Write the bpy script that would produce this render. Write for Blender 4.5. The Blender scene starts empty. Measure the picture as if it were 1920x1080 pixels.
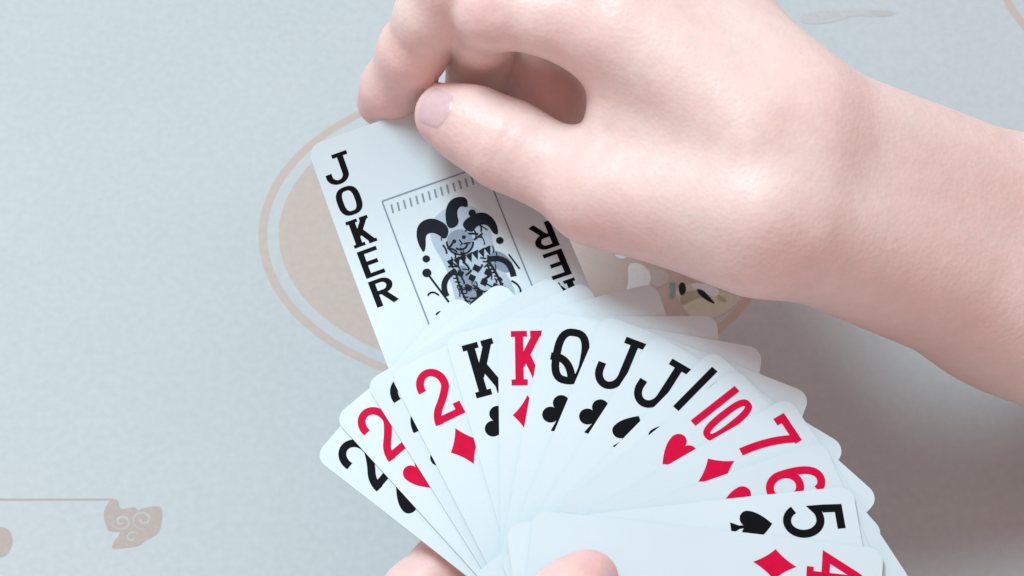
import bpy, bmesh, math, random
import numpy as np
from mathutils import Vector, Matrix
from mathutils.bvhtree import BVHTree

random.seed(7); np.random.seed(7)
S = bpy.context.scene
COL = S.collection
R = math.radians

# ------------------------------------------------------------------ camera
PITCH = R(32.0)                     # tilt of the camera away from straight down
CAM_H = 0.605                       # camera height over the table, metres
FPX = 4440.0                        # focal length in pixels of the 1920 px photograph
cam_d = bpy.data.cameras.new('camera')
cam_d.sensor_width = 36.0
cam_d.lens = FPX / 1920.0 * 36.0
cam_d.clip_start = 0.02; cam_d.clip_end = 20.0
cam_d.dof.use_dof = True
cam_d.dof.focus_distance = 0.615
cam_d.dof.aperture_fstop = 40.0
cam = bpy.data.objects.new('camera', cam_d)
cam.location = (0, 0, CAM_H); cam.rotation_euler = (PITCH, 0, 0)
COL.objects.link(cam); S.camera = cam

# ------------------------------------------------------------------ light
W = bpy.data.worlds.new('World'); S.world = W; W.use_nodes = True
bg = W.node_tree.nodes['Background']
bg.inputs['Color'].default_value = (1.0, 0.755, 0.73, 1); bg.inputs['Strength'].default_value = 0.66

def area(name, loc, target, size, power, color):
    d = bpy.data.lights.new(name, 'AREA'); d.shape = 'DISK'; d.size = size
    d.energy = power; d.color = color
    o = bpy.data.objects.new(name, d); o.location = loc
    o.rotation_euler = (Vector(target) - Vector(loc)).to_track_quat('-Z', 'Y').to_euler()
    COL.objects.link(o); return o
area('ceiling_lamp', (-0.52, 0.80, 1.52), (0.0, 0.36, 0.05), 0.66, 27.5, (0.68, 0.93, 1.01))

S.view_settings.view_transform = 'Standard'; S.view_settings.look = 'None'
S.view_settings.exposure = 0.0; S.view_settings.gamma = 1.0
S.render.engine = 'CYCLES'

# ------------------------------------------------------------------ pixel -> place
CP, SP = math.cos(PITCH), math.sin(PITCH)
CAM = Vector((0, 0, CAM_H))
def ray(px, py):
    x = (px - 960.0) / FPX; y = (540.0 - py) / FPX
    return Vector((x, y * CP + SP, y * SP - CP))       # depth along the axis = 1
def on_table(px, py, z=0.0):
    d = ray(px, py); return CAM + d * ((z - CAM_H) / d.z)
TILT = R(10.0)
AX = Vector((1, 0, 0)); AV = Vector((0, math.cos(TILT), math.sin(TILT))); AN = Vector((0, -math.sin(TILT), math.cos(TILT)))
FO = CAM + ray(1100, 900) * 0.60                       # a point in the plane of the fanned cards
def on_fan(px, py, dz):                                # dz millimetres over the plane of the fan
    d = ray(px, py)
    t = (FO + AN * (dz * 0.001) - CAM).dot(AN) / d.dot(AN)
    return CAM + d * t
def bow(u, v):                                         # the held fan is slightly bowed (mm, from plane coords in m)
    return -(u * u) / (2 * 0.9) - (v * v) / (2 * 1.6)

# ------------------------------------------------------------------ materials
def new_mat(name):
    m = bpy.data.materials.new(name); m.use_nodes = True
    nt = m.node_tree; return m, nt, nt.nodes['Principled BSDF']
def N(nt, t, **kw):
    n = nt.nodes.new(t)
    for k, v in kw.items(): setattr(n, k, v)
    return n
def L(nt, a, b): nt.links.new(a, b)

def mat_card():
    m, nt, b = new_mat('coated_card')
    tc = N(nt, 'ShaderNodeTexCoord')
    n1 = N(nt, 'ShaderNodeTexNoise'); n1.inputs['Scale'].default_value = 28; n1.inputs['Detail'].default_value = 3
    L(nt, tc.outputs['Object'], n1.inputs['Vector'])
    cr = N(nt, 'ShaderNodeValToRGB')
    cr.color_ramp.elements[0].position = 0.3; cr.color_ramp.elements[0].color = (0.585, 0.665, 0.70, 1)
    cr.color_ramp.elements[1].position = 0.7; cr.color_ramp.elements[1].color = (0.62, 0.70, 0.735, 1)
    L(nt, n1.outputs['Fac'], cr.inputs['Fac'])
    oi = N(nt, 'ShaderNodeObjectInfo'); mr = N(nt, 'ShaderNodeMapRange'); mr.inputs['To Min'].default_value = 0.94; mr.inputs['To Max'].default_value = 1.0
    L(nt, oi.outputs['Random'], mr.inputs['Value'])
    mu = N(nt, 'ShaderNodeMixRGB', blend_type='MULTIPLY'); mu.inputs['Fac'].default_value = 1
    L(nt, cr.outputs['Color'], mu.inputs['Color1']); L(nt, mr.outputs[0], mu.inputs['Color2']); L(nt, mu.outputs['Color'], b.inputs['Base Color'])
    b.inputs['Roughness'].default_value = 0.42; b.inputs['Specular IOR Level'].default_value = 0.35
    # linen embossing of playing cards
    w = N(nt, 'ShaderNodeTexVoronoi'); w.inputs['Scale'].default_value = 900
    L(nt, tc.outputs['Object'], w.inputs['Vector'])
    bp = N(nt, 'ShaderNodeBump'); bp.inputs['Strength'].default_value = 0.05; bp.inputs['Distance'].default_value = 0.0002
    L(nt, w.outputs['Distance'], bp.inputs['Height']); L(nt, bp.outputs['Normal'], b.inputs['Normal'])
    return m
def mat_ink(name, col, rough=0.55, spec=0.04):
    m, nt, b = new_mat(name)
    tc = N(nt, 'ShaderNodeTexCoord')
    n1 = N(nt, 'ShaderNodeTexNoise'); n1.inputs['Scale'].default_value = 600
    L(nt, tc.outputs['Object'], n1.inputs['Vector'])
    mx = N(nt, 'ShaderNodeMixRGB'); mx.inputs['Color1'].default_value = (*[c * 0.9 for c in col], 1); mx.inputs['Color2'].default_value = (*[min(1, c * 1.1 + 0.002) for c in col], 1)
    L(nt, n1.outputs['Fac'], mx.inputs['Fac']); L(nt, mx.outputs['Color'], b.inputs['Base Color'])
    b.inputs['Roughness'].default_value = rough; b.inputs['Specular IOR Level'].default_value = spec
    return m
def mat_skin(name, base, blush, shadow_scale=1.0):
    m, nt, b = new_mat(name)
    tc = N(nt, 'ShaderNodeTexCoord')
    n1 = N(nt, 'ShaderNodeTexNoise'); n1.inputs['Scale'].default_value = 26; n1.inputs['Detail'].default_value = 4
    L(nt, tc.outputs['Object'], n1.inputs['Vector'])
    cr = N(nt, 'ShaderNodeValToRGB')
    cr.color_ramp.elements[0].position = 0.36; cr.color_ramp.elements[0].color = (*base, 1)
    cr.color_ramp.elements[1].position = 0.68; cr.color_ramp.elements[1].color = (*blush, 1)
    L(nt, n1.outputs['Fac'], cr.inputs['Fac'])
    att = N(nt, 'ShaderNodeAttribute'); att.attribute_name = 'blush'
    m1 = N(nt, 'ShaderNodeMixRGB'); m1.inputs['Color2'].default_value = (0.78, 0.42, 0.405, 1); L(nt, att.outputs['Fac'], m1.inputs['Fac']); L(nt, cr.outputs['Color'], m1.inputs['Color1'])
    n3 = N(nt, 'ShaderNodeTexNoise'); n3.inputs['Scale'].default_value = 240; n3.inputs['Detail'].default_value = 6; L(nt, tc.outputs['Object'], n3.inputs['Vector'])
    mr3 = N(nt, 'ShaderNodeMapRange'); mr3.inputs['From Min'].default_value = 0.3; mr3.inputs['From Max'].default_value = 0.7; mr3.inputs['To Min'].default_value = 0.96; mr3.inputs['To Max'].default_value = 1.03
    L(nt, n3.outputs['Fac'], mr3.inputs['Value'])
    m2 = N(nt, 'ShaderNodeMixRGB', blend_type='MULTIPLY'); m2.inputs['Fac'].default_value = 1; L(nt, m1.outputs['Color'], m2.inputs['Color1']); L(nt, mr3.outputs[0], m2.inputs['Color2'])
    L(nt, m2.outputs['Color'], b.inputs['Base Color'])
    b.inputs['Roughness'].default_value = 0.46; b.inputs['Specular IOR Level'].default_value = 0.4
    b.inputs['Subsurface Weight'].default_value = 0.35
    b.inputs['Subsurface Radius'].default_value = (1.0, 0.32, 0.18); b.inputs['Subsurface Scale'].default_value = 0.005
    v = N(nt, 'ShaderNodeTexVoronoi'); v.inputs['Scale'].default_value = 750
    n2 = N(nt, 'ShaderNodeTexNoise'); n2.inputs['Scale'].default_value = 170; n2.inputs['Detail'].default_value = 5
    L(nt, tc.outputs['Object'], v.inputs['Vector']); L(nt, tc.outputs['Object'], n2.inputs['Vector'])
    ad = N(nt, 'ShaderNodeMath', operation='ADD'); L(nt, v.outputs['Distance'], ad.inputs[0]); L(nt, n2.outputs['Fac'], ad.inputs[1])
    bp = N(nt, 'ShaderNodeBump'); bp.inputs['Strength'].default_value = 0.16; bp.inputs['Distance'].default_value = 0.0005
    L(nt, ad.outputs[0], bp.inputs['Height']); L(nt, bp.outputs['Normal'], b.inputs['Normal'])
    return m

M_CARD = mat_card()
M_EDGE = mat_ink('cut_paper_edge', (0.40, 0.43, 0.46), 0.8)
M_BLACK = mat_ink('black_ink', (0.004, 0.004, 0.006))
M_RED = mat_ink('red_ink', (0.60, 0.003, 0.045))
M_SLATE = mat_ink('slate_ink', (0.012, 0.015, 0.022))
M_GREYINK = mat_ink('grey_ink', (0.22, 0.27, 0.34))
M_PALEINK = mat_ink('pale_grey_ink', (0.40, 0.48, 0.56))
M_SKIN = mat_skin('skin', (0.80, 0.625, 0.575), (0.80, 0.565, 0.52))
M_NAIL = mat_ink('fingernail', (0.66, 0.45, 0.465), 0.28, 0.5)

# ------------------------------------------------------------------ object helpers
def link_mesh(name, verts, faces, mat, parent=None, smooth=True):
    me = bpy.data.meshes.new(name); me.from_pydata([tuple(v) for v in verts], [], faces); me.update()
    if smooth: me.polygons.foreach_set('use_smooth', [True] * len(me.polygons))
    me.materials.append(mat)
    o = bpy.data.objects.new(name, me); COL.objects.link(o)
    if parent is not None: o.parent = parent
    return o
def tag(o, label=None, cat=None, group=None, kind=None):
    if label: o['label'] = label
    if cat: o['category'] = cat
    if group: o['group'] = group
    if kind: o['kind'] = kind
    return o

# ------------------------------------------------------------------ table
def E2(px, py): p = on_table(px, py); return p.x, p.y
c1 = E2(968, 430); l1 = E2(485, 430); b1 = E2(968, 740)
RX = c1[0] - l1[0]; RY = c1[1] - b1[1]
c2 = E2(2316, -48)
def mat_table():
    m, nt, b = new_mat('printed_leatherette')
    tc = N(nt, 'ShaderNodeTexCoord')
    sep = N(nt, 'ShaderNodeSeparateXYZ'); L(nt, tc.outputs['Object'], sep.inputs[0])
    def math_(op, a, b_=None):
        n = N(nt, 'ShaderNodeMath', operation=op)
        for i, v in enumerate((a, b_)):
            if v is None: continue
            if isinstance(v, (int, float)): n.inputs[i].default_value = v
            else: L(nt, v, n.inputs[i])
        return n.outputs[0]
    def step(rad, edge):        # soft 0 inside, 1 outside
        mr = N(nt, 'ShaderNodeMapRange'); mr.inputs['From Min'].default_value = edge - 0.15; mr.inputs['From Max'].default_value = edge + 0.15
        L(nt, rad, mr.inputs['Value']); return mr.outputs[0]
    mask = None
    for (cx, cy) in (c1, c2):
        dx = math_('DIVIDE', math_('SUBTRACT', sep.outputs['X'], cx), RX)
        dy = math_('DIVIDE', math_('SUBTRACT', sep.outputs['Y'], cy), RY)
        rad = math_('SQRT', math_('ADD', math_('MULTIPLY', dx, dx), math_('MULTIPLY', dy, dy)))
        gx = math_('DIVIDE', dx, RX * 1000); gy = math_('DIVIDE', dy, RY * 1000)
        gl = math_('SQRT', math_('ADD', math_('MULTIPLY', gx, gx), math_('MULTIPLY', gy, gy)))
        dist = math_('DIVIDE', math_('MULTIPLY', math_('SUBTRACT', rad, 1.0), rad), math_('MAXIMUM', gl, 0.000001))   # mm from the outer rim
        disc = math_('SUBTRACT', 1.0, step(dist, -6.2))
        ring = math_('MULTIPLY', step(dist, -2.7), math_('SUBTRACT', 1.0, step(dist, 0.0)))
        k = math_('MAXIMUM', disc, ring)
        mask = k if mask is None else math_('MAXIMUM', mask, k)
    n1 = N(nt, 'ShaderNodeTexNoise'); n1.inputs['Scale'].default_value = 9; n1.inputs['Detail'].default_value = 6
    n2 = N(nt, 'ShaderNodeTexNoise'); n2.inputs['Scale'].default_value = 420; n2.inputs['Detail'].default_value = 3
    L(nt, tc.outputs['Object'], n1.inputs['Vector']); L(nt, tc.outputs['Object'], n2.inputs['Vector'])
    cr = N(nt, 'ShaderNodeValToRGB')
    cr.color_ramp.elements[0].position = 0.3; cr.color_ramp.elements[0].color = (0.435, 0.470, 0.480, 1)
    cr.color_ramp.elements[1].position = 0.7; cr.color_ramp.elements[1].color = (0.465, 0.496, 0.505, 1)
    L(nt, n1.outputs['Fac'], cr.inputs['Fac'])
    mx = N(nt, 'ShaderNodeMixRGB'); mx.inputs['Color2'].default_value = (0.46, 0.385, 0.345, 1)
    L(nt, mask, mx.inputs['Fac']); L(nt, cr.outputs['Color'], mx.inputs['Color1'])
    sp = N(nt, 'ShaderNodeMapRange'); sp.inputs['From Min'].default_value = 0.3; sp.inputs['From Max'].default_value = 0.7
    sp.inputs['To Min'].default_value = 0.965; sp.inputs['To Max'].default_value = 1.035
    L(nt, n2.outputs['Fac'], sp.inputs['Value'])
    # sparse dark specks of dirt
    vo = N(nt, 'ShaderNodeTexVoronoi'); vo.inputs['Scale'].default_value = 26; L(nt, tc.outputs['Object'], vo.inputs['Vector'])
    spk = N(nt, 'ShaderNodeMapRange'); spk.inputs['From Min'].default_value = 0.010; spk.inputs['From Max'].default_value = 0.020; spk.inputs['To Min'].default_value = 1.0
    L(nt, vo.outputs['Distance'], spk.inputs['Value'])
    mul = N(nt, 'ShaderNodeMixRGB', blend_type='MULTIPLY'); mul.inputs['Fac'].default_value = 1
    L(nt, mx.outputs['Color'], mul.inputs['Color1']); L(nt, math_('MULTIPLY', sp.outputs[0], spk.outputs[0]), mul.inputs['Color2'])
    L(nt, mul.outputs['Color'], b.inputs['Base Color'])
    b.inputs['Roughness'].default_value = 0.55; b.inputs['Specular IOR Level'].default_value = 0.3
    bp = N(nt, 'ShaderNodeBump'); bp.inputs['Strength'].default_value = 0.15; bp.inputs['Distance'].default_value = 0.0004
    L(nt, n2.outputs['Fac'], bp.inputs['Height']); L(nt, bp.outputs['Normal'], b.inputs['Normal'])
    return m
M_PRINT = mat_ink('beige_print', (0.43, 0.365, 0.335), 0.6)
M_SPRINT = mat_ink('faint_print', (0.44, 0.42, 0.405), 0.6)
M_LPRINT = mat_ink('pale_print', (0.46, 0.46, 0.46), 0.6)
table = link_mesh('table_surface', [(-0.9, -0.6, 0), (0.9, -0.6, 0), (0.9, 1.1, 0), (-0.9, 1.1, 0), (-0.9, -0.6, -0.02), (0.9, -0.6, -0.02), (0.9, 1.1, -0.02), (-0.9, 1.1, -0.02)],
                  [(0, 1, 2, 3), (4, 7, 6, 5), (0, 4, 5, 1), (1, 5, 6, 2), (2, 6, 7, 3), (3, 7, 4, 0)], mat_table(), smooth=False)
tag(table, 'pale blue grey table top printed with beige ringed medallions', kind='structure')

_pz = [0.00002]
def flat_poly(name, pts, mat, parent=table):
    _pz[0] += 0.000006
    vs = [on_table(x, y, _pz[0]) for x, y in pts]
    if (vs[1] - vs[0]).cross(vs[2] - vs[1]).z < 0: pass
    o = link_mesh(name, vs, [tuple(range(len(vs)))], mat, parent, smooth=False)
    return o
def smooth_poly(pts, it=2):
    for _ in range(it):
        q = []
        for i in range(len(pts)):
            a, b = pts[i], pts[(i + 1) % len(pts)]
            q += [(a[0] * .75 + b[0] * .25, a[1] * .75 + b[1] * .25), (a[0] * .25 + b[0] * .75, a[1] * .25 + b[1] * .75)]
        pts = q
    return pts
def ring_pts(cx, cy, r0, r1, a0, a1, n=18):
    o = [(cx + r1 * math.cos(R(a0 + (a1 - a0) * i / n)), cy + r1 * math.sin(R(a0 + (a1 - a0) * i / n))) for i in range(n + 1)]
    return o + [(cx + r0 * math.cos(R(a1 + (a0 - a1) * i / n)), cy + r0 * math.sin(R(a1 + (a0 - a1) * i / n))) for i in range(n + 1)]
flat_poly('scroll_line_print', [(-400, 935.5), (212, 934.5), (212, 938.5), (-400, 940)], M_PRINT)
flat_poly('scroll_print', smooth_poly([(206, 938), (222, 935), (224, 955), (240, 953), (254, 950), (258, 958), (270, 952), (290, 949), (304, 950), (305, 975), (298, 1000), (285, 1008), (272, 1014), (265, 1022), (250, 1026), (230, 1028), (208, 1030), (213, 1015), (222, 1006), (226, 996), (215, 998), (202, 996), (197, 980), (193, 965), (198, 950)]), M_PRINT)
def spiral(cx, cy, r0, r1, a0, turns, w, n=34):
    c = [(cx + (r0 + (r1 - r0) * i / n) * math.cos(R(a0 + 360 * turns * i / n)), cy + (r0 + (r1 - r0) * i / n) * math.sin(R(a0 + 360 * turns * i / n)) * .85) for i in range(n + 1)]
    lft, rgt = [], []
    for i in range(n + 1):
        p, q = c[max(0, i - 1)], c[min(n, i + 1)]; d = math.hypot(q[0] - p[0], q[1] - p[1]); nx, ny = -(q[1] - p[1]) / d, (q[0] - p[0]) / d
        h = w * .5 * (0.4 + 0.6 * math.sin(math.pi * min(1, .1 + i / n))); lft.append((c[i][0] + nx * h, c[i][1] + ny * h)); rgt.append((c[i][0] - nx * h, c[i][1] - ny * h))
    return lft + rgt[::-1]
flat_poly('scroll_curl_print', spiral(228, 978, 3, 19, 40, 1.35, 4.5), M_LPRINT)
flat_poly('scroll_curl_print', spiral(268, 974, 4, 22, 190, -1.3, 4.5), M_LPRINT)
flat_poly('scroll_curl_print', spiral(248, 1008, 2, 14, 0, 0.9, 3.5), M_LPRINT)
flat_poly('scroll_print', smooth_poly([(-60, 1000), (-20, 985), (18, 990), (25, 1015), (18, 1035), (0, 1048), (-50, 1050)]), M_PRINT)
flat_poly('scroll_print', smooth_poly([(1500, 24), (1580, 18), (1690, 20), (1670, 30), (1640, 32), (1600, 28), (1560, 44), (1500, 46)]), M_LPRINT)
flat_poly('scroll_print', smooth_poly([(1618, 19), (1680, 20), (1672, 29), (1645, 32)]), M_SPRINT)
# small landscape vignette printed inside the medallion
M_V = {k: mat_ink('vignette_' + k, c, 0.6) for k, c in dict(white=(0.62, 0.66, 0.66), cream=(0.53, 0.52, 0.43), olive=(0.36, 0.35, 0.27), green=(0.20, 0.34, 0.30), dark=(0.02, 0.022, 0.018), grey=(0.48, 0.46, 0.45)).items()}
VG = [('grey', [(1205, 500), (1260, 510), (1250, 535), (1225, 540)]),
      ('white', [(1176, 494), (1200, 492), (1222, 512), (1216, 545), (1190, 556), (1172, 552), (1179, 525)]),
      ('white', [(1150, 474), (1168, 472), (1180, 482), (1160, 487)]),
      ('cream', [(1260, 540), (1300, 530), (1345, 545), (1392, 555), (1380, 572), (1350, 595), (1300, 600), (1282, 580)]),
      ('olive', [(1282, 545), (1310, 545), (1328, 556), (1300, 562), (1280, 575), (1274, 560)]),
      ('white', [(1296, 530), (1330, 532), (1352, 545), (1340, 560), (1318, 545), (1298, 540)]),
      ('green', [(1254, 530), (1268, 528), (1266, 545), (1263, 562), (1254, 558), (1257, 545)]),
      ('dark', [(1272, 532), (1283, 528), (1288, 545), (1278, 556), (1273, 548)]),
      ('dark', [(1304, 541), (1318, 543), (1332, 558), (1344, 572), (1326, 564), (1312, 554)]),
      ('olive', [(1344, 550), (1364, 562), (1358, 568), (1346, 562)])]
for k, pts in VG: flat_poly('landscape_print', smooth_poly(pts), M_V[k])

# ------------------------------------------------------------------ playing cards
CW, CH, CT, CR_ = 0.057, 0.0875, 0.00030, 0.0036
def stroke(pts, w, closed=False):
    """ribbon of width w along pts -> (verts2d, quads)"""
    q = []
    for i in range(len(pts)):
        q.append(pts[i])
        if i == len(pts) - 1 and not closed: break
        b = pts[(i + 1) % len(pts)]; m = int(math.hypot(b[0] - pts[i][0], b[1] - pts[i][1]) / 2.5)
        q += [(pts[i][0] + (b[0] - pts[i][0]) * t / (m + 1), pts[i][1] + (b[1] - pts[i][1]) * t / (m + 1)) for t in range(1, m + 1)]
    pts = q; n = len(pts); vs = []; fs = []
    for i in range(n):
        a = pts[i - 1] if (i > 0 or closed) else pts[i]
        b = pts[(i + 1) % n] if (i < n - 1 or closed) else pts[i]
        p = pts[i]
        d1 = Vector((p[0] - a[0], p[1] - a[1])); d2 = Vector((b[0] - p[0], b[1] - p[1]))
        if d1.length < 1e-9: d1 = d2
        if d2.length < 1e-9: d2 = d1
        d1.normalize(); d2.normalize()
        t = (d1 + d2)
        if t.length < 1e-6: t = d1
        t.normalize(); nrm = Vector((-t.y, t.x))
        c = max(0.45, nrm.dot(Vector((-d1.y, d1.x))))
        h = w / 2 / c
        vs += [(p[0] + nrm.x * h, p[1] + nrm.y * h), (p[0] - nrm.x * h, p[1] - nrm.y * h)]
    m = n if closed else n - 1
    for i in range(m):
        j = (i + 1) % n
        fs.append((2 * i, 2 * i + 1, 2 * j + 1, 2 * j))
    return vs, fs
def arc(cx, cy, rx, ry, a0, a1, n=16):
    return [(cx + rx * math.cos(R(a0 + (a1 - a0) * i / n)), cy + ry * math.sin(R(a0 + (a1 - a0) * i / n))) for i in range(n + 1)]
def sup(cx, cy, rx, ry, n=36, e=0.72):
    o = []
    for i in range(n):
        t = 2 * math.pi * i / n; c, s = math.cos(t), math.sin(t)
        o.append((cx + rx * math.copysign(abs(c) ** e, c), cy + ry * math.copysign(abs(s) ** e, s)))
    return o
def bez(p0, p1, p2, n=10):
    return [((1 - t) ** 2 * p0[0] + 2 * t * (1 - t) * p1[0] + t * t * p2[0], (1 - t) ** 2 * p0[1] + 2 * t * (1 - t) * p1[1] + t * t * p2[1]) for t in [i / n for i in range(n + 1)]]
# index figures in millimetres in a box about 8 x 14.6, y up; each a list of (points, width, closed)
SW = 1.95
def glyph(ch):
    w = SW
    if ch == '2':
        a = arc(3.95, 10.0, 3.0, 3.65, 188, -25, 20)
        return [(a + bez(a[-1], (5.2, 6.2), (3.0, 4.2), 6)[1:] + bez((3.0, 4.2), (1.3, 2.6), (1.05, 0.0), 6)[1:], w, False), ([(0.4, 0.95), (7.2, 0.95), (7.2, 3.5)], w * .95, False)]
    if ch == 'K':
        return [([(2.2, .85), (2.2, 13.75)], w * 1.05, 0), ([(.2, 13.75), (4.2, 13.75)], w * .8, 0), ([(.2, .85), (4.2, .85)], w * .8, 0),
                ([(2.5, 5.3), (6.6, 13.6)], w, 0), ([(5.0, 13.75), (8.0, 13.75)], w * .8, 0), ([(3.9, 8.2), (6.9, 1.0)], w, 0), ([(5.5, .85), (8.4, .85)], w * .8, 0)]
    if ch == 'Q':
        return [(sup(4.3, 7.3, 3.45, 6.45), w, 1), ([(-.5, 6.6), (1.5, 6.6)] + bez((1.5, 6.6), (4.6, 5.9), (5.6, 1.3), 8)[1:], w, 0)]
    if ch == 'J':
        return [([(3.4, 13.75), (8.8, 13.75)], w * .9, 0), ([(6.1, 13.6), (6.1, 4.4)] + arc(3.2, 4.4, 2.9, 3.6, 0, -180, 16)[1:] + [(.3, 6.0)], w, 0)]
    if ch == '10':
        return [([(.9, .1), (.9, 14.5)], w * .92, 0), (sup(5.55, 7.3, 1.65, 6.45), w * .88, 1)]
    if ch == '7':
        return [([(.85, 11.6), (.85, 13.75), (7.9, 13.75)], w, 0), (bez((7.05, 13.9), (3.8, 8.2), (3.0, 0.1), 12), w, 0)]
    if ch == '6':
        return [(arc(4.1, 4.6, 3.2, 3.75, 0, 360, 30)[:-1], w, 1), (arc(4.1, 4.6, 3.2, 3.75, 180, 165, 2)[:1] + bez((0.9, 4.6), (1.0, 13.4), (4.6, 13.7), 12)[1:] + bez((4.6, 13.7), (6.6, 13.7), (7.2, 11.8), 6)[1:], w, 0)]
    if ch == '5':
        return [([(7.0, 13.75), (1.9, 13.75), (1.5, 8.0)] + bez((1.5, 8.0), (2.4, 9.0), (4.1, 9.0), 6)[1:] + arc(4.1, 4.95, 3.3, 4.05, 90, -150, 24)[1:], w, 0)]
    if ch == '4':
        return [([(5.6, .8), (5.6, 13.9), (.8, 4.5), (8.1, 4.5)], w, 0), ([(3.6, .8), (7.6, .8)], w * .85, 0)]
    if ch == 'O': return [(sup(4.0, 7.3, 3.1, 6.4), w, 1)]
    if ch == 'E': return [([(7.2, 13.75), (1.4, 13.75), (1.4, .85), (7.2, .85)], w, 0), ([(1.4, 7.4), (6.2, 7.4)], w, 0)]
    if ch == 'R': return [([(1.4, 0), (1.4, 13.75), (4.4, 13.75)] + arc(4.4, 10.6, 2.6, 3.15, 90, -90, 14)[1:] + [(1.6, 7.45)], w, 0), ([(3.9, 7.4), (7.2, 0.2)], w, 0)]
def circ(cx, cy, r, n=22): return [(cx + r * math.cos(2 * math.pi * i / n), cy + r * math.sin(2 * math.pi * i / n)) for i in range(n)]
def pip(s):
    """list of polygons (mm, centred)"""
    if s == 'D':
        q = []
        for a, b in (((0, 5.4), (3.9, 0)), ((3.9, 0), (0, -5.4)), ((0, -5.4), (-3.9, 0)), ((-3.9, 0), (0, 5.4))):
            mid = ((a[0] + b[0]) / 2 * .80, (a[1] + b[1]) / 2 * .80); q += bez(a, mid, b, 7)[:-1]
        return [q]
    if s in 'HS':
        h = arc(1.95, 1.9, 2.05, 2.3, 165, -20, 12) + bez((3.88, 1.11), (3.4, -1.6), (0, -5.0), 8)[1:]
        left = [(-x, y) for x, y in reversed(h)][1:-1]
        hp = h + left
        # start at notch
        if s == 'H': return [hp]
        sp = [(x, -y * 0.86 + .85) for x, y in hp]
        return [sp, [(-.22, .5), (.22, .5), (.45, -3.2), (1.5, -5.3), (-1.5, -5.3), (-.45, -3.2)]]
    if s == 'C':
        return [circ(0, 2.6, 2.15), circ(-2.15, -.95, 2.15), circ(2.15, -.95, 2.15), [(-1, 1.6), (1, 1.6), (1.0, -1.2), (.45, -2.4), (1.4, -5.2), (-1.4, -5.2), (-.45, -2.4), (-1.0, -1.2)]]

def card_rows():
    ys = []
    for i in range(8):
        a = math.pi / 2 * i / 7; ys.append((CR_ * (1 - math.sin(math.pi / 2 - a)) if 0 else CR_ * (1 - math.cos(a)), CR_ * (1 - math.sin(a))))
    rows = [(-CH / 2 + y, CW / 2 - inset) for y, inset in ys]
    mid = [(-CH / 2 + CR_ + (CH - 2 * CR_) * i / 18, CW / 2) for i in range(1, 18)]
    return rows + mid + [(-y, w) for y, w in reversed(rows)]
ROWS = card_rows(); NC = 12
def card_mesh(fz):
    """rounded, bent card: fz(x,y) -> height of its face (local, metres)"""
    vs, fs = [], []
    nr = len(ROWS)
    for side in (0, 1):
        for (y, w) in ROWS:
            for c in range(NC + 1):
                x = -w + 2 * w * c / NC
                vs.append((x, y, fz(x, y) - (CT if side else 0)))
    o = nr * (NC + 1)
    for r in range(nr - 1):
        for c in range(NC):
            a = r * (NC + 1) + c
            fs.append((a, a + 1, a + NC + 2, a + NC + 1)); fs.append((o + a, o + a + NC + 1, o + a + NC + 2, o + a + 1))
    loop = [c for c in range(NC + 1)] + [r * (NC + 1) + NC for r in range(1, nr)] + [(nr - 1) * (NC + 1) + c for c in range(NC - 1, -1, -1)] + [r * (NC + 1) for r in range(nr - 2, 0, -1)]
    b = len(vs)
    for i in loop: vs.append(vs[i])
    for i in loop: vs.append(vs[o + i])
    n = len(loop)
    for i in range(n):
        j = (i + 1) % n; fs.append((b + i, b + n + i, b + n + j, b + j))
    return vs, fs
def rim_material(o):
    me = o.data; me.materials.append(M_EDGE); n = 2 * (len(ROWS) - 1) * NC
    for p in me.polygons[n:]: p.material_index = 1
def print_mesh(name, shapes, mat, parent, fz, place, z0=0.00007):
    """shapes: list of ('s',pts,w,closed) / ('p',polygon) in mm; place maps mm -> local card metres"""
    vs, fs = [], []
    for k, sh in enumerate(shapes):
        if sh[0] == 's': v2, f2 = stroke(sh[1], sh[2], bool(sh[3]))
        else: v2, f2 = list(sh[1]), [tuple(range(len(sh[1])))]
        b = len(vs)
        for p in v2:
            x, y = place(*p); vs.append((x, y, fz(x, y) + z0 + min(k, 150) * 0.0000012))
        fs += [tuple(b + i for i in f) for f in f2]
    me = bpy.data.meshes.new(name); me.from_pydata(vs, [], fs); me.update()
    bm = bmesh.new(); bm.from_mesh(me)
    for f in bm.faces:
        f.normal_update()
        if f.normal.z < 0: f.normal_flip()
    bmesh.ops.triangulate(bm, faces=[f for f in bm.faces if len(f.verts) > 4]); bm.to_mesh(me); bm.free()
    me.materials.append(mat)
    o = bpy.data.objects.new(name, me); COL.objects.link(o); o.parent = parent
    return o
GXS = [7.0, 7.0, 7.9, 8.6, 7.6, 7.4, 8.2, 8.5, 8.4, 7.6, 8.0, 7.6, 8.2, 7.6, 7.2]
GY, PY_ = 11.2, 26.8       # index figure and pip centre, mm from the left and the top edge
def fan_matrix(phi, c):
    up = AX * math.sin(phi) + AV * math.cos(phi); rt = AX * math.cos(phi) - AV * math.sin(phi)
    m = Matrix.Identity(4)
    for i in range(3): m[i][0], m[i][1], m[i][2], m[i][3] = rt[i], up[i], AN[i], c[i]
    return m, rt, up
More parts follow.
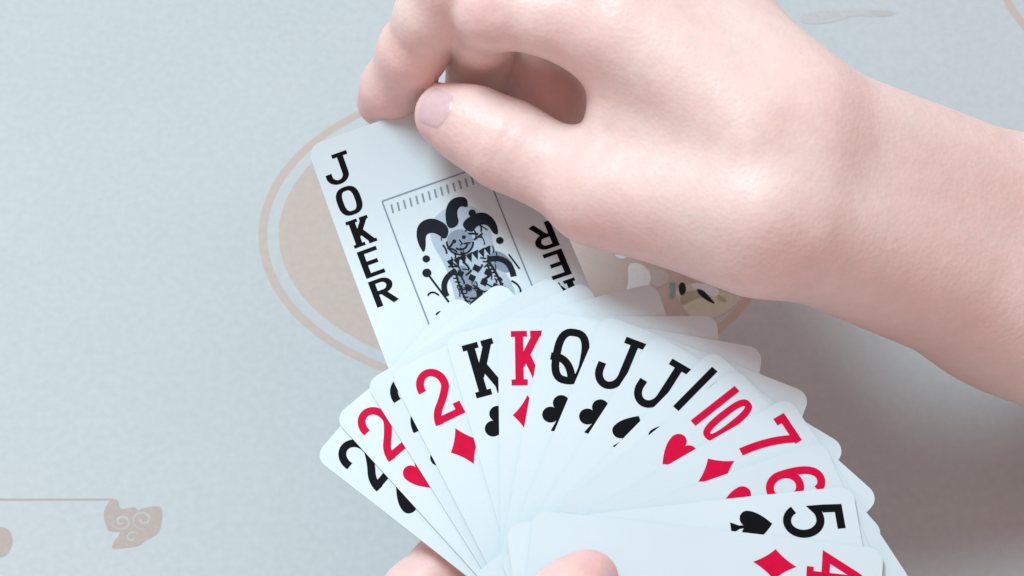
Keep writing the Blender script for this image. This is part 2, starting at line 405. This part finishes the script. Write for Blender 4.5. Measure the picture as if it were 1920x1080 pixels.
def make_card(k, rank, suit, px, py, phi, label):
    GX = GXS[k]
    phi = R(phi)
    lx, ly = GX * .001 - CW / 2, CH / 2 - GY * .001
    base = 0.55 * k
    m, rt, up = fan_matrix(phi, Vector((0, 0, 0)))
    z = base
    for _ in range(6):
        G = on_fan(px, py, z); d = G - FO; z = base + 1000 * bow(d.dot(AX), d.dot(AV))
    G0 = G - AN * (z - base) * .001
    c = G0 - rt * lx - up * ly
    m, rt, up = fan_matrix(phi, c)
    d0 = c - FO; u0, v0 = d0.dot(AX), d0.dot(AV)
    cs, sn = math.cos(phi), math.sin(phi)
    def fz(x, y): return bow(u0 + x * cs + y * sn, v0 - x * sn + y * cs)
    vs, fs = card_mesh(fz)
    o = link_mesh('playing_card', vs, fs, M_CARD); rim_material(o)
    o.matrix_world = m
    tag(o, label, 'playing card', 'playing cards fanned out in the left hand')
    ink = M_RED if suit in 'HD' else M_BLACK
    g = [('s', p, w, cl) for p, w, cl in glyph(rank)]; pp = [('p', q) for q in pip(suit)]
    for s in (1, -1):
        print_mesh('index_number', g, ink, o, fz, lambda x, y, s=s: (s * (lx + (x - 4.1) * .00104), s * (ly + (y - 7.3) * .00104)))
        print_mesh('suit_pip', pp, ink, o, fz, lambda x, y, s=s: (s * (lx + x * .001), s * (CH / 2 - PY_ * .001 + y * .001)))
    return o
FAN = [
    ('2', 'S', 684, 866, -51.0, 'two of spades playing card, bottommost of the fan over bare table'),
    ('2', 'H', 717, 808, -41.4, 'two of hearts playing card with red figure partly covered'),
    ('2', 'C', 774, 753, -31.5, 'black two playing card almost covered by the two of diamonds'),
    ('2', 'D', 821, 740, -26.5, 'two of diamonds playing card with its whole red figure showing'),
    ('K', 'C', 908, 690, -15.5, 'king of clubs playing card with black slab letter K'),
    ('K', 'D', 988, 671, -0.8, 'king of diamonds playing card with red letter K'),
    ('Q', 'C', 1068, 668, 10.0, 'queen of clubs playing card with black letter Q'),
    ('J', 'C', 1160, 681, 22.0, 'jack of clubs playing card lying against the queen'),
    ('J', 'S', 1237, 719, 32.0, 'jack of spades playing card lying against the black ten'),
    ('10', 'S', 1322, 745, 43.5, 'black ten playing card with only its figure one showing'),
    ('10', 'H', 1357, 779, 50.5, 'ten of hearts playing card with red figures'),
    ('7', 'D', 1440, 828, 59.0, 'seven of diamonds playing card with red figure'),
    ('6', 'H', 1491, 907, 69.5, 'six of hearts playing card with red figure'),
    ('5', 'S', 1525, 974, 83.0, 'five of spades playing card with whole black spade below figure'),
    ('4', 'D', 1570, 1072, 96.0, 'four of diamonds playing card, topmost of the fan under the thumb'),
]
for k, (r_, s_, x_, y_, a_, lb) in enumerate(FAN):
    card = make_card(k, r_, s_, x_, y_, a_, lb)

# ------------------------------------------------------------------ joker card
JPHI = R(-20.5)
def joker():
    m0, rt, up = fan_matrix(JPHI, Vector((0, 0, 0)))
    def lift(y):                                  # lower half lies under the fan, upper half curls up into the hand
        t = max(0.0, y + 0.004); return t * t / (2 * 0.110)
    base = -1.2
    top = 1000 * lift(CH / 2)
    TL = on_fan(572, 258, base + top)
    c = TL - AN * (top * .001) - rt * (-CW / 2) - up * (CH / 2)
    m, rt, up = fan_matrix(JPHI, c)
    d0 = c - FO; u0, v0 = d0.dot(AX), d0.dot(AV); cs, sn = math.cos(JPHI), math.sin(JPHI)
    def fz(x, y):
        b = bow(u0 + x * cs + y * sn, v0 - x * sn + y * cs)
        w = min(1, max(0, (0.02 - y) / 0.03)); return lift(y) + b
    vs, fs = card_mesh(fz)
    o = link_mesh('joker_card', vs, fs, M_CARD); rim_material(o); o.matrix_world = m
    tag(o, 'black and white joker card pinched by the right hand above the fan', 'playing card')
    mm = lambda x, y: (x * .001 - CW / 2, CH / 2 - y * .001)      # mm from the left and top edge
    for s in (1, -1):
        for i, ch in enumerate('JOKER'):
            cx, cy = 5.9, 8.0 + 8.9 * i
            g = [('s', p, w * 1.1, cl) for p, w, cl in glyph(ch)]
            def pl(x, y, s=s, cx=cx, cy=cy):
                a, b = mm(cx + (x - 4.1) * .78, cy - (y - 7.3) * .52); return s * a, s * b
            print_mesh('joker_letter', g, M_BLACK, o, fz, pl)
    fl, fr, ft, fb = 14.0, 43.0, 20.0, 67.5
    fr_sh = []
    for (a, b) in (((fl, ft), (fr, ft)), ((fr, ft), (fr, fb)), ((fr, fb), (fl, fb)), ((fl, fb), (fl, ft))):
        fr_sh.append(('s', [(a[0] + (b[0] - a[0]) * i / 12, a[1] + (b[1] - a[1]) * i / 12) for i in range(13)], .42, 0))
    print_mesh('picture_frame_line', fr_sh, M_GREYINK, o, fz, mm)
    dsh = [('s', [(fl + 2.0 + 1.75 * i, ft + 1.6), (fl + 1.7 + 1.75 * i, ft + 4.0)], .5, 0) for i in range(15)]
    dsh2 = [('s', [(fl + 2.0 + 1.75 * i, fb - 1.6), (fl + 1.7 + 1.75 * i, fb - 4.0)], .5, 0) for i in range(15)]
    print_mesh('picture_border', dsh, M_GREYINK, o, fz, mm)['kind'] = 'stuff'; print_mesh('picture_border', dsh2, M_GREYINK, o, fz, mm)['kind'] = 'stuff'
    # a generic jester: cap with bells, face, ruff, chequered tunic, arms, staff, legs
    tint = [('p', smooth_poly([(22, 33), (26, 28), (34, 27), (39, 33), (37, 45), (39, 58), (31, 64), (22, 58), (24, 44)]))]
    print_mesh('jester_tint', tint, M_PALEINK, o, fz, mm, 0.00006)
    grey = [('p', circ(29.6, 37.6, 3.5)), ('p', smooth_poly([(25, 45), (29, 43.5), (29.5, 55), (25.5, 56)])), ('p', smooth_poly([(34, 44), (38.5, 43), (41, 49), (38.5, 51), (35.5, 48)])),
            ('p', smooth_poly([(31, 55), (35.5, 54), (37.5, 62), (34, 65)]))]
    print_mesh('jester_shade', grey, M_GREYINK, o, fz, mm, 0.00009)
    dark = [('p', smooth_poly([(26.2, 36.2), (24.5, 33.0), (21.8, 32.2), (20.6, 36.0), (19.3, 37.4), (19.0, 32.4), (21.0, 28.8), (25.2, 28.6), (28.6, 32.6)])), ('p', circ(19.6, 39.0, 1.0)),
            ('p', smooth_poly([(27.6, 33.4), (28.6, 28.4), (31.4, 25.4), (35.6, 26.2), (35.0, 29.6), (33.2, 28.2), (31.6, 29.4), (31.2, 33.2)])), ('p', circ(35.4, 31.2, 1.0)),
            ('p', smooth_poly([(31.4, 33.4), (34.0, 31.8), (38.4, 31.6), (40.6, 35.2), (40.0, 39.4), (38.6, 38.6), (38.2, 35.6), (35.6, 34.8), (33.2, 36.6)])), ('p', circ(39.6, 41.0, 1.0)),
            ('s', arc(29.6, 37.6, 3.5, 3.7, 20, 200, 16), .5, 0), ('p', circ(28.2, 37.0, .55)), ('p', circ(31.0, 36.8, .55)), ('s', arc(29.6, 38.4, 1.7, 1.5, 20, 160, 8), .55, 0), ('s', [(29.6, 37.0), (30.0, 38.4), (29.3, 38.6)], .35, 0)]
    for i in range(7):
        x = 24.4 + i * 1.75
        dark.append(('p', [(x, 41.6 + .25 * (i % 2)), (x + 1.9, 41.4), (x + .8, 44.2)]))
    for r_ in range(5):
        for c_ in range(4):
            if (r_ + c_) % 2: continue
            x, y = 26.6 + 2.2 * c_ + .25 * r_, 46.2 + 2.3 * r_
            dark.append(('p', [(x, y - 1.25), (x + 1.1, y), (x, y + 1.25), (x - 1.1, y)]))
    dark += [('s', bez((25.4, 45), (20.6, 46), (21.0, 51), 8), 1.5, 0), ('s', bez((34.6, 45), (40.6, 45.5), (39.4, 52), 8), 1.6, 0), ('s', [(18.6, 43.5), (22.8, 60)], .55, 0), ('p', circ(18.4, 42.8, 1.2)),
             ('s', bez((25.6, 45), (24.6, 51), (25.8, 57), 8), .55, 0), ('s', bez((34.6, 45), (36.0, 51), (35.4, 57), 8), .7, 0),
             ('p', smooth_poly([(25.8, 56.5), (29.6, 57.0), (28.2, 61.5), (23.6, 65.0), (21.0, 64.2), (24.8, 61.0)])), ('p', smooth_poly([(31.2, 56.8), (35.4, 56.4), (37.8, 61.0), (41.0, 64.0), (36.6, 65.0), (33.4, 61.5)])),
             ('s', bez((38.4, 53), (40.8, 55.5), (38.8, 58.5), 8), .5, 0), ('s', bez((16.4, 49), (18.0, 47.6), (19.2, 50), 6), .45, 0), ('s', bez((16.6, 55), (18.4, 53.5), (19.8, 57), 6), .45, 0), ('s', [(40.4, 45.6), (41.6, 50.5)], .45, 0)]
    for i in range(9):
        dark.append(('s', [(33.0 + .32 * i, 43.8 + 1.25 * i), (34.4 + .25 * i, 44.6 + 1.2 * i)], .38, 0)); dark.append(('s', [(24.2 + .1 * i, 45.5 + 1.2 * i), (25.6 + .1 * i, 46.2 + 1.2 * i)], .35, 0))
    rg = random.Random(3)
    for i in range(95):
        x, y = rg.uniform(22, 39), rg.uniform(35, 63); l = rg.uniform(1.2, 3.2); t = rg.choice((-1.2, -.5, .4, 1.1, 1.5)) + rg.uniform(-.2, .2)
        if abs(x - 30.5) > 5.5 + (y - 35) * .12: continue
        dark.append(('s', bez((x, y), (x + l * .5 * math.cos(t) + .5, y + l * .5 * math.sin(t)), (x + l * math.cos(t), y + l * math.sin(t)), 4), rg.uniform(.22, .55), 0))
    print_mesh('jester_figure', dark, M_SLATE, o, fz, mm, 0.00012)
    return o
jk = joker()

# ------------------------------------------------------------------ hands: smooth union of tapered capsules, meshed with surface nets
def surface_nets(F, org, h):
    nx, ny, nz = F.shape
    neg = F < 0
    def sl(a, i, j, k): return a[i:nx - 1 + i, j:ny - 1 + j, k:nz - 1 + k]
    cnt = np.zeros((nx - 1, ny - 1, nz - 1), np.float32); acc = np.zeros((nx - 1, ny - 1, nz - 1, 3), np.float32)
    corners = [(i, j, k) for i in (0, 1) for j in (0, 1) for k in (0, 1)]
    for a in corners:
        for ax in range(3):
            if a[ax]: continue
            b = list(a); b[ax] = 1
            fa, fb = sl(F, *a), sl(F, *b); mk = sl(neg, *a) != sl(neg, *b)
            t = np.where(mk, fa / np.where(mk, fa - fb, 1), 0)
            for c in range(3):
                acc[..., c] += np.where(mk, a[c] + (t if c == ax else 0), 0)
            cnt += mk
    act = cnt > 0; idx = -np.ones(act.shape, np.int64); ii = np.argwhere(act); idx[act] = np.arange(len(ii))
    V = (ii + acc[act] / cnt[act][:, None]) * h + org
    Q = []
    for ax in range(3):
        o1, o2 = [(1, 2), (2, 0), (0, 1)][ax]
        s0 = [slice(None)] * 3; s1 = [slice(None)] * 3
        s0[ax] = slice(0, -1); s1[ax] = slice(1, None)
        for o in (o1, o2): s0[o] = slice(1, -1); s1[o] = slice(1, -1)
        A, B = neg[tuple(s0)], neg[tuple(s1)]
        for flip, mk in ((False, A & ~B), (True, ~A & B)):
            e = np.argwhere(mk)
            if not len(e): continue
            base = e.copy(); base[:, o1] += 1; base[:, o2] += 1
            def cell(d1, d2):
                p = base.copy(); p[:, o1] -= d1; p[:, o2] -= d2; return idx[p[:, 0], p[:, 1], p[:, 2]]
            q = np.stack([cell(1, 1), cell(0, 1), cell(0, 0), cell(1, 0)], 1)
            Q.append(q[:, ::-1] if flip else q)
    return V, np.concatenate(Q)
BIG = 0.05
class Field:
    def __init__(self, lo, hi, h):
        self.h = h; self.org = np.array(lo); n = np.ceil((np.array(hi) - self.org) / h).astype(int) + 1
        self.n = n; self.ax = [self.org[i] + h * np.arange(n[i]) for i in range(3)]
    def empty(self): return np.full(tuple(self.n), BIG, np.float32)
    def cone(self, F, a, b, ra, rb, k, flat=1.0):
        a, b = np.array(a), np.array(b); m = max(ra, rb) + 0.014
        lo = np.floor((np.minimum(a, b) - m - self.org) / self.h).astype(int).clip(0); hi = (np.ceil((np.maximum(a, b) + m - self.org) / self.h).astype(int) + 1)
        hi = np.minimum(hi, self.n)
        if (hi <= lo).any(): return
        sl = tuple(slice(lo[i], hi[i]) for i in range(3))
        X, Y, Z = np.meshgrid(*[self.ax[i][sl[i]].astype(np.float32) for i in range(3)], indexing='ij')
        d = b - a; l2 = max(1e-12, float(d @ d))
        t = np.clip(((X - a[0]) * d[0] + (Y - a[1]) * d[1] + (Z - a[2]) * d[2]) / l2, 0, 1)
        D = np.sqrt((X - a[0] - t * d[0]) ** 2 + (Y - a[1] - t * d[1]) ** 2 + (Z - a[2] - t * d[2]) ** 2) - (ra + t * (rb - ra))
        G = F[sl]
        F[sl] = smin(G, D, k)
def smin(a, b, k):
    h = np.clip(0.5 + 0.5 * (b - a) / k, 0, 1)
    return b + (a - b) * h - k * h * (1 - h)
def build_hand(name, palm, fingers, creases, label, blush, h=0.0010, group=None):
    allp = [p for a, b, _, _ in palm for p in (a, b)] + [p for f in fingers for p, _ in f]
    P = np.array([tuple(p) for p in allp]); lo = P.min(0) - 0.036; hi = P.max(0) + 0.036
    Fd = Field(lo, hi, h)
    base = Fd.empty()
    for a, b, ra, rb in palm: Fd.cone(base, a, b, ra * .001, rb * .001, 0.012)
    tot = base.copy()
    for f in fingers:
        G = Fd.empty()
        for (a, ra), (b, rb) in zip(f[:-1], f[1:]): Fd.cone(G, a, b, ra * .001, rb * .001, 0.0035)
        tot = smin(tot, smin(base, G, 0.007), 0.0016)
    # skin folds at the joints: narrow grooves cut across the finger
    for c, dirv, depth, wid, rad in creases:
        c = np.array(c); dirv = np.array(dirv) / np.linalg.norm(dirv); m = rad * .001
        l = np.floor((c - m - Fd.org) / h).astype(int).clip(0); u = np.minimum(np.ceil((c + m - Fd.org) / h).astype(int) + 1, Fd.n)
        if (u <= l).any(): continue
        sl = tuple(slice(l[i], u[i]) for i in range(3))
        X, Y, Z = np.meshgrid(*[Fd.ax[i][sl[i]] for i in range(3)], indexing='ij')
        s = (X - c[0]) * dirv[0] + (Y - c[1]) * dirv[1] + (Z - c[2]) * dirv[2]
        rr = np.sqrt((X - c[0]) ** 2 + (Y - c[1]) ** 2 + (Z - c[2]) ** 2)
        s = s + 0.0006 * np.sin(X * 1400) * np.cos(Y * 1100)
        tot[sl] += (depth * .001 * np.exp(-(s / (wid * .001)) ** 2) * np.clip(1 - (rr / m) ** 2, 0, 1)).astype(np.float32)
    V, Q = surface_nets(tot, Fd.org, h)
    # light relaxation
    E = np.concatenate([Q[:, [0, 1]], Q[:, [1, 2]], Q[:, [2, 3]], Q[:, [3, 0]]])
    for it in range(3):
        s = np.zeros_like(V); n = np.zeros(len(V))
        np.add.at(s, E[:, 0], V[E[:, 1]]); np.add.at(s, E[:, 1], V[E[:, 0]]); np.add.at(n, E[:, 0], 1); np.add.at(n, E[:, 1], 1)
        V = V * .5 + .5 * s / n[:, None]
    me = bpy.data.meshes.new(name)
    me.vertices.add(len(V)); me.vertices.foreach_set('co', V.astype(np.float32).ravel())
    me.loops.add(len(Q) * 4); me.loops.foreach_set('vertex_index', Q.astype(np.int32).ravel())
    me.polygons.add(len(Q)); me.polygons.foreach_set('loop_start', np.arange(0, len(Q) * 4, 4, dtype=np.int32))
    me.polygons.foreach_set('use_smooth', np.ones(len(Q), bool)); me.update(calc_edges=True); me.validate()
    me.materials.append(M_SKIN)
    o = bpy.data.objects.new(name, me); COL.objects.link(o)
    tag(o, label, 'hand', group)
    bl = np.zeros(len(V), np.float32)
    for p, rad, w in blush: bl = np.maximum(bl, w * np.exp(-((V - np.array(tuple(p))) ** 2).sum(1) / (rad * .001) ** 2))
    at = me.attributes.new('blush', 'FLOAT', 'POINT'); at.data.foreach_set('value', bl.astype(np.float32))
    o_bvh = BVHTree.FromPolygons([tuple(v) for v in V], [tuple(q) for q in Q.tolist()])
    return o, o_bvh
def nail(hand, bvh, base, tip, out, length, width, lift=0.00035, back=0.0):
    """nail plate projected on the fingertip: base->tip is the bone, out the direction it faces"""
    ax = (tip - base).normalized(); out = (out - ax * out.dot(ax)).normalized(); sd = ax.cross(out)
    nu, nv = 12, 14; vs, ok = [], []
    for i in range(nu + 1):
        for j in range(nv + 1):
            a = (j / nv * 2 - 1); s = i / nu
            s0, s1 = 0.26 * a * a, 1 - 0.20 * a * a
            pos = tip + ax * (back - length + length * (s0 + (s1 - s0) * s))
            org = pos + out * 0.014 + sd * (a * width * .5 * (1 - 0.10 * (1 - s) ** 2))
            hit = bvh.ray_cast(org, -out, 0.06)
            p = hit[0] if hit[0] is not None else pos
            edge = min(1, (1 - abs(a)) * 5, s * 6, (1 - s) * 8)
            vs.append(p + out * (lift * edge - 0.00035 * (1 - edge)))
    fs = [(i * (nv + 1) + j, i * (nv + 1) + j + 1, (i + 1) * (nv + 1) + j + 1, (i + 1) * (nv + 1) + j) for i in range(nu) for j in range(nv)]
    # thin plate with an underside
    b = len(vs); vs += [v - out * 0.0009 for v in vs[:]]
    fs += [tuple(b + q for q in reversed(f)) for f in fs[:]]
    rim = [j for j in range(nv + 1)] + [i * (nv + 1) + nv for i in range(1, nu + 1)] + [nu * (nv + 1) + j for j in range(nv - 1, -1, -1)] + [i * (nv + 1) for i in range(nu - 1, 0, -1)]
    for i in range(len(rim)):
        p, q = rim[i], rim[(i + 1) % len(rim)]; fs.append((p, q, b + q, b + p))
    return link_mesh('fingernail', vs, fs, M_NAIL, hand)

F = on_fan
up_ = 8.0
def H(x, y, z): return F(x, y, z + up_)
# right hand and forearm -----------------------------------------------------------
rp = [
    (H(1496, 240, 28), H(1945, 425, -16), 17.2, 20.2), (H(1478, 405, 27), H(1890, 562, -20), 17.8, 21.0),
    (H(1945, 425, -16), H(2480, 660, -44), 20.2, 29.0), (H(1890, 562, -20), H(2430, 820, -48), 21.0, 29.0),
    # metacarpals
    (H(1450, 300, 29), H(1140, 62, 37), 15.5, 11.3), (H(1455, 250, 30), H(1075, -75, 38), 15.5, 11.3),
    (H(1455, 215, 28), H(1085, -200, 33), 14.5, 10.8), (H(1425, 165, 24), H(1135, -300, 24), 12.5, 10.3),
    # palm pads
    (H(1390, 250, 18), H(1170, -50, 18), 16.0, 13.0), (H(1400, 190, 14), H(1200, -160, 12), 14.0, 12.5),
    # thumb metacarpal, thenar mass, web
    (H(1400, 405, 26), H(1140, 362, 16), 17.2, 12.8), (H(1390, 335, 25), H(1190, 222, 22), 16.0, 9.6),
    (H(1360, 385, 13), H(1200, 340, 8), 15.0, 12.0),
    # tendons on the back of the hand and the thumb
    (H(1400, 255, 44), H(1150, 65, 47), 2.0, 2.2), (H(1410, 215, 45), H(1090, -70, 48), 2.0, 2.2), (H(1430, 395, 41), H(1150, 352, 26), 2.2, 2.0),
]
thumb = [(H(1170, 368, 16), 12.8), (H(1110, 352, 14), 12.6), (H(1030, 312, 12), 10.7), (H(975, 284, 11.2), 10.9), (H(945, 268, 11), 11.3), (H(885, 236, 9.8), 10.1), (H(838, 216, 8.8), 8.6)]
index = [(H(1140, 62, 37), 11.6), (H(1040, 34, 39), 9.5), (H(925, 16, 36), 10.0), (H(908, 60, 20), 8.6), (H(900, 105, 5), 8.6), (H(880, 190, -9), 7.3)]
middle = [(H(1075, -75, 38), 11.4), (H(960, -75, 40), 9.7), (H(850, -40, 36), 10.0), (H(805, 30, 26), 8.7), (H(775, 95, 14), 8.9), (H(735, 165, -2), 8.0), (H(718, 190, -9), 7.2)]
ring = [(H(1085, -200, 33), 11.0), (H(980, -190, 26), 10.0), (H(905, -150, 14), 9.5), (H(930, -35, 4), 9.0), (H(958, 68, -3), 9.8), (H(1040, 196, -5), 9.6)]
pinky = [(H(1135, -300, 24), 10.5), (H(1040, -270, 12), 8.8), (H(1010, -230, 2), 8.4), (H(1030, -110, -8), 8.6), (H(1070, 40, -12), 9.6), (H(1110, 190, -16), 9.8)]
def crease(pts, i, depth=.35, wid=.7, rad=13, n=2, sp=1.6):
    a = Vector(pts[i - 1][0]); b = Vector(pts[i][0]); c = Vector(pts[min(i + 1, len(pts) - 1)][0])
    d = ((b - a).normalized() + (c - b).normalized()).normalized()
    out = []
    for q in range(n):
        off = (q - (n - 1) / 2) * sp * .001
        out.append((tuple(b + d * off + AN * .006), tuple(d), depth * (1 - .25 * (q % 2)), wid, rad))
    return out
cre = crease(thumb, 4, .5, .9, 15, 3, 2.6) + crease(index, 2, .7, .8, 14, 4, 2.3) + crease(middle, 4, .6, .8, 13, 3, 2.0) + crease(middle, 2, .7, .8, 14, 4, 2.3)
rh, rb = build_hand('hand', rp, [thumb, index, middle, ring, pinky], cre, 'bare right hand and forearm pinching the top of the joker card',
                    [(thumb[6][0], 13, .75), (thumb[4][0], 13, .5), (index[2][0], 15, .5), (index[5][0], 14, .7), (middle[6][0], 15, .75), (middle[4][0], 12, .4), (thumb[1][0], 18, .4), (index[0][0], 16, .45), (ring[5][0], 14, .5), (H(1200, 260, 25), 14, .25)])
T0, T1 = Vector(thumb[4][0]), Vector(thumb[6][0])
camdir = (CAM - T1).normalized()
nail(rh, rb, T0, T1, camdir * 0.9 + Vector((-.30, .10, .2)), 0.0120, 0.0116, lift=0.00022, back=0.0062)
for fg in (middle, index, ring, pinky):
    a, b = Vector(fg[-2][0]), Vector(fg[-1][0])
    nail(rh, rb, a, b, -AN + Vector((-.5, .5, 0)), 0.0105, 0.0105, back=0.0055)

# left hand under the fan ------------------------------------------------------------
lp = [
    (F(905, 1930, -20), F(880, 2300, -6), 20, 23), (F(985, 1930, -20), F(970, 2300, -6), 19, 23),
    (F(890, 1880, -20), F(735, 1335, -26), 14, 11), (F(920, 1880, -21), F(830, 1300, -30), 14, 11),
    (F(950, 1880, -21), F(925, 1310, -33), 14, 11), (F(980, 1880, -20), F(1015, 1360, -32), 14, 10.5),
    (F(900, 1800, -16), F(850, 1420, -24), 14, 13), (F(880, 1780, -14), F(870, 1500, -4), 16, 13),
]
lthumb = [(F(870, 1500, -4), 13.0), (F(900, 1390, 8), 12.2), (F(960, 1270, 16), 10.6), (F(1030, 1175, 16.5), 10.4), (F(1075, 1120, 15), 9.4), (F(1103, 1088, 13.4), 7.6)]
lindex = [(F(735, 1335, -26), 11), (F(735, 1230, -22), 10), (F(785, 1120, -17), 9.5), (F(845, 1055, -14.5), 8.8), (F(905, 985, -12.5), 8.4), (F(945, 940, -11.5), 7.4)]
lmid = [(F(830, 1300, -30), 11), (F(850, 1180, -27), 10), (F(930, 1080, -18), 9.4), (F(1010, 1010, -13.5), 8.6), (F(1065, 955, -11.0), 7.4)]
lring = [(F(925, 1310, -33), 11), (F(980, 1200, -29), 9.8), (F(1060, 1120, -19), 9.2), (F(1140, 1060, -13.0), 8.4), (F(1195, 1010, -10.5), 7.2)]
lpink = [(F(1015, 1360, -32), 10.5), (F(1090, 1270, -29), 8.8), (F(1165, 1210, -18), 8.2), (F(1230, 1160, -12.0), 7.5), (F(1280, 1120, -9.6), 6.5)]
lh, lb_ = build_hand('hand', lp, [lthumb, lindex, lmid, lring, lpink], crease(lthumb, 3, .7, .8, 14, 4, 2.3) + crease(lindex, 3, .6, .8, 13, 3, 2.0),
                     'left hand with thumb pressed on the fanned cards and fingers beneath',
                     [(lthumb[5][0], 15, .8), (lthumb[3][0], 13, .4), (lindex[3][0], 16, .6), (lindex[5][0], 14, .7)])
T0, T1 = Vector(lthumb[3][0]), Vector(lthumb[5][0])
nail(lh, lb_, T0, T1, (CAM - T1).normalized() * .6 + Vector((.75, -.25, 0)), 0.0115, 0.0105, lift=0.0002, back=0.0045)
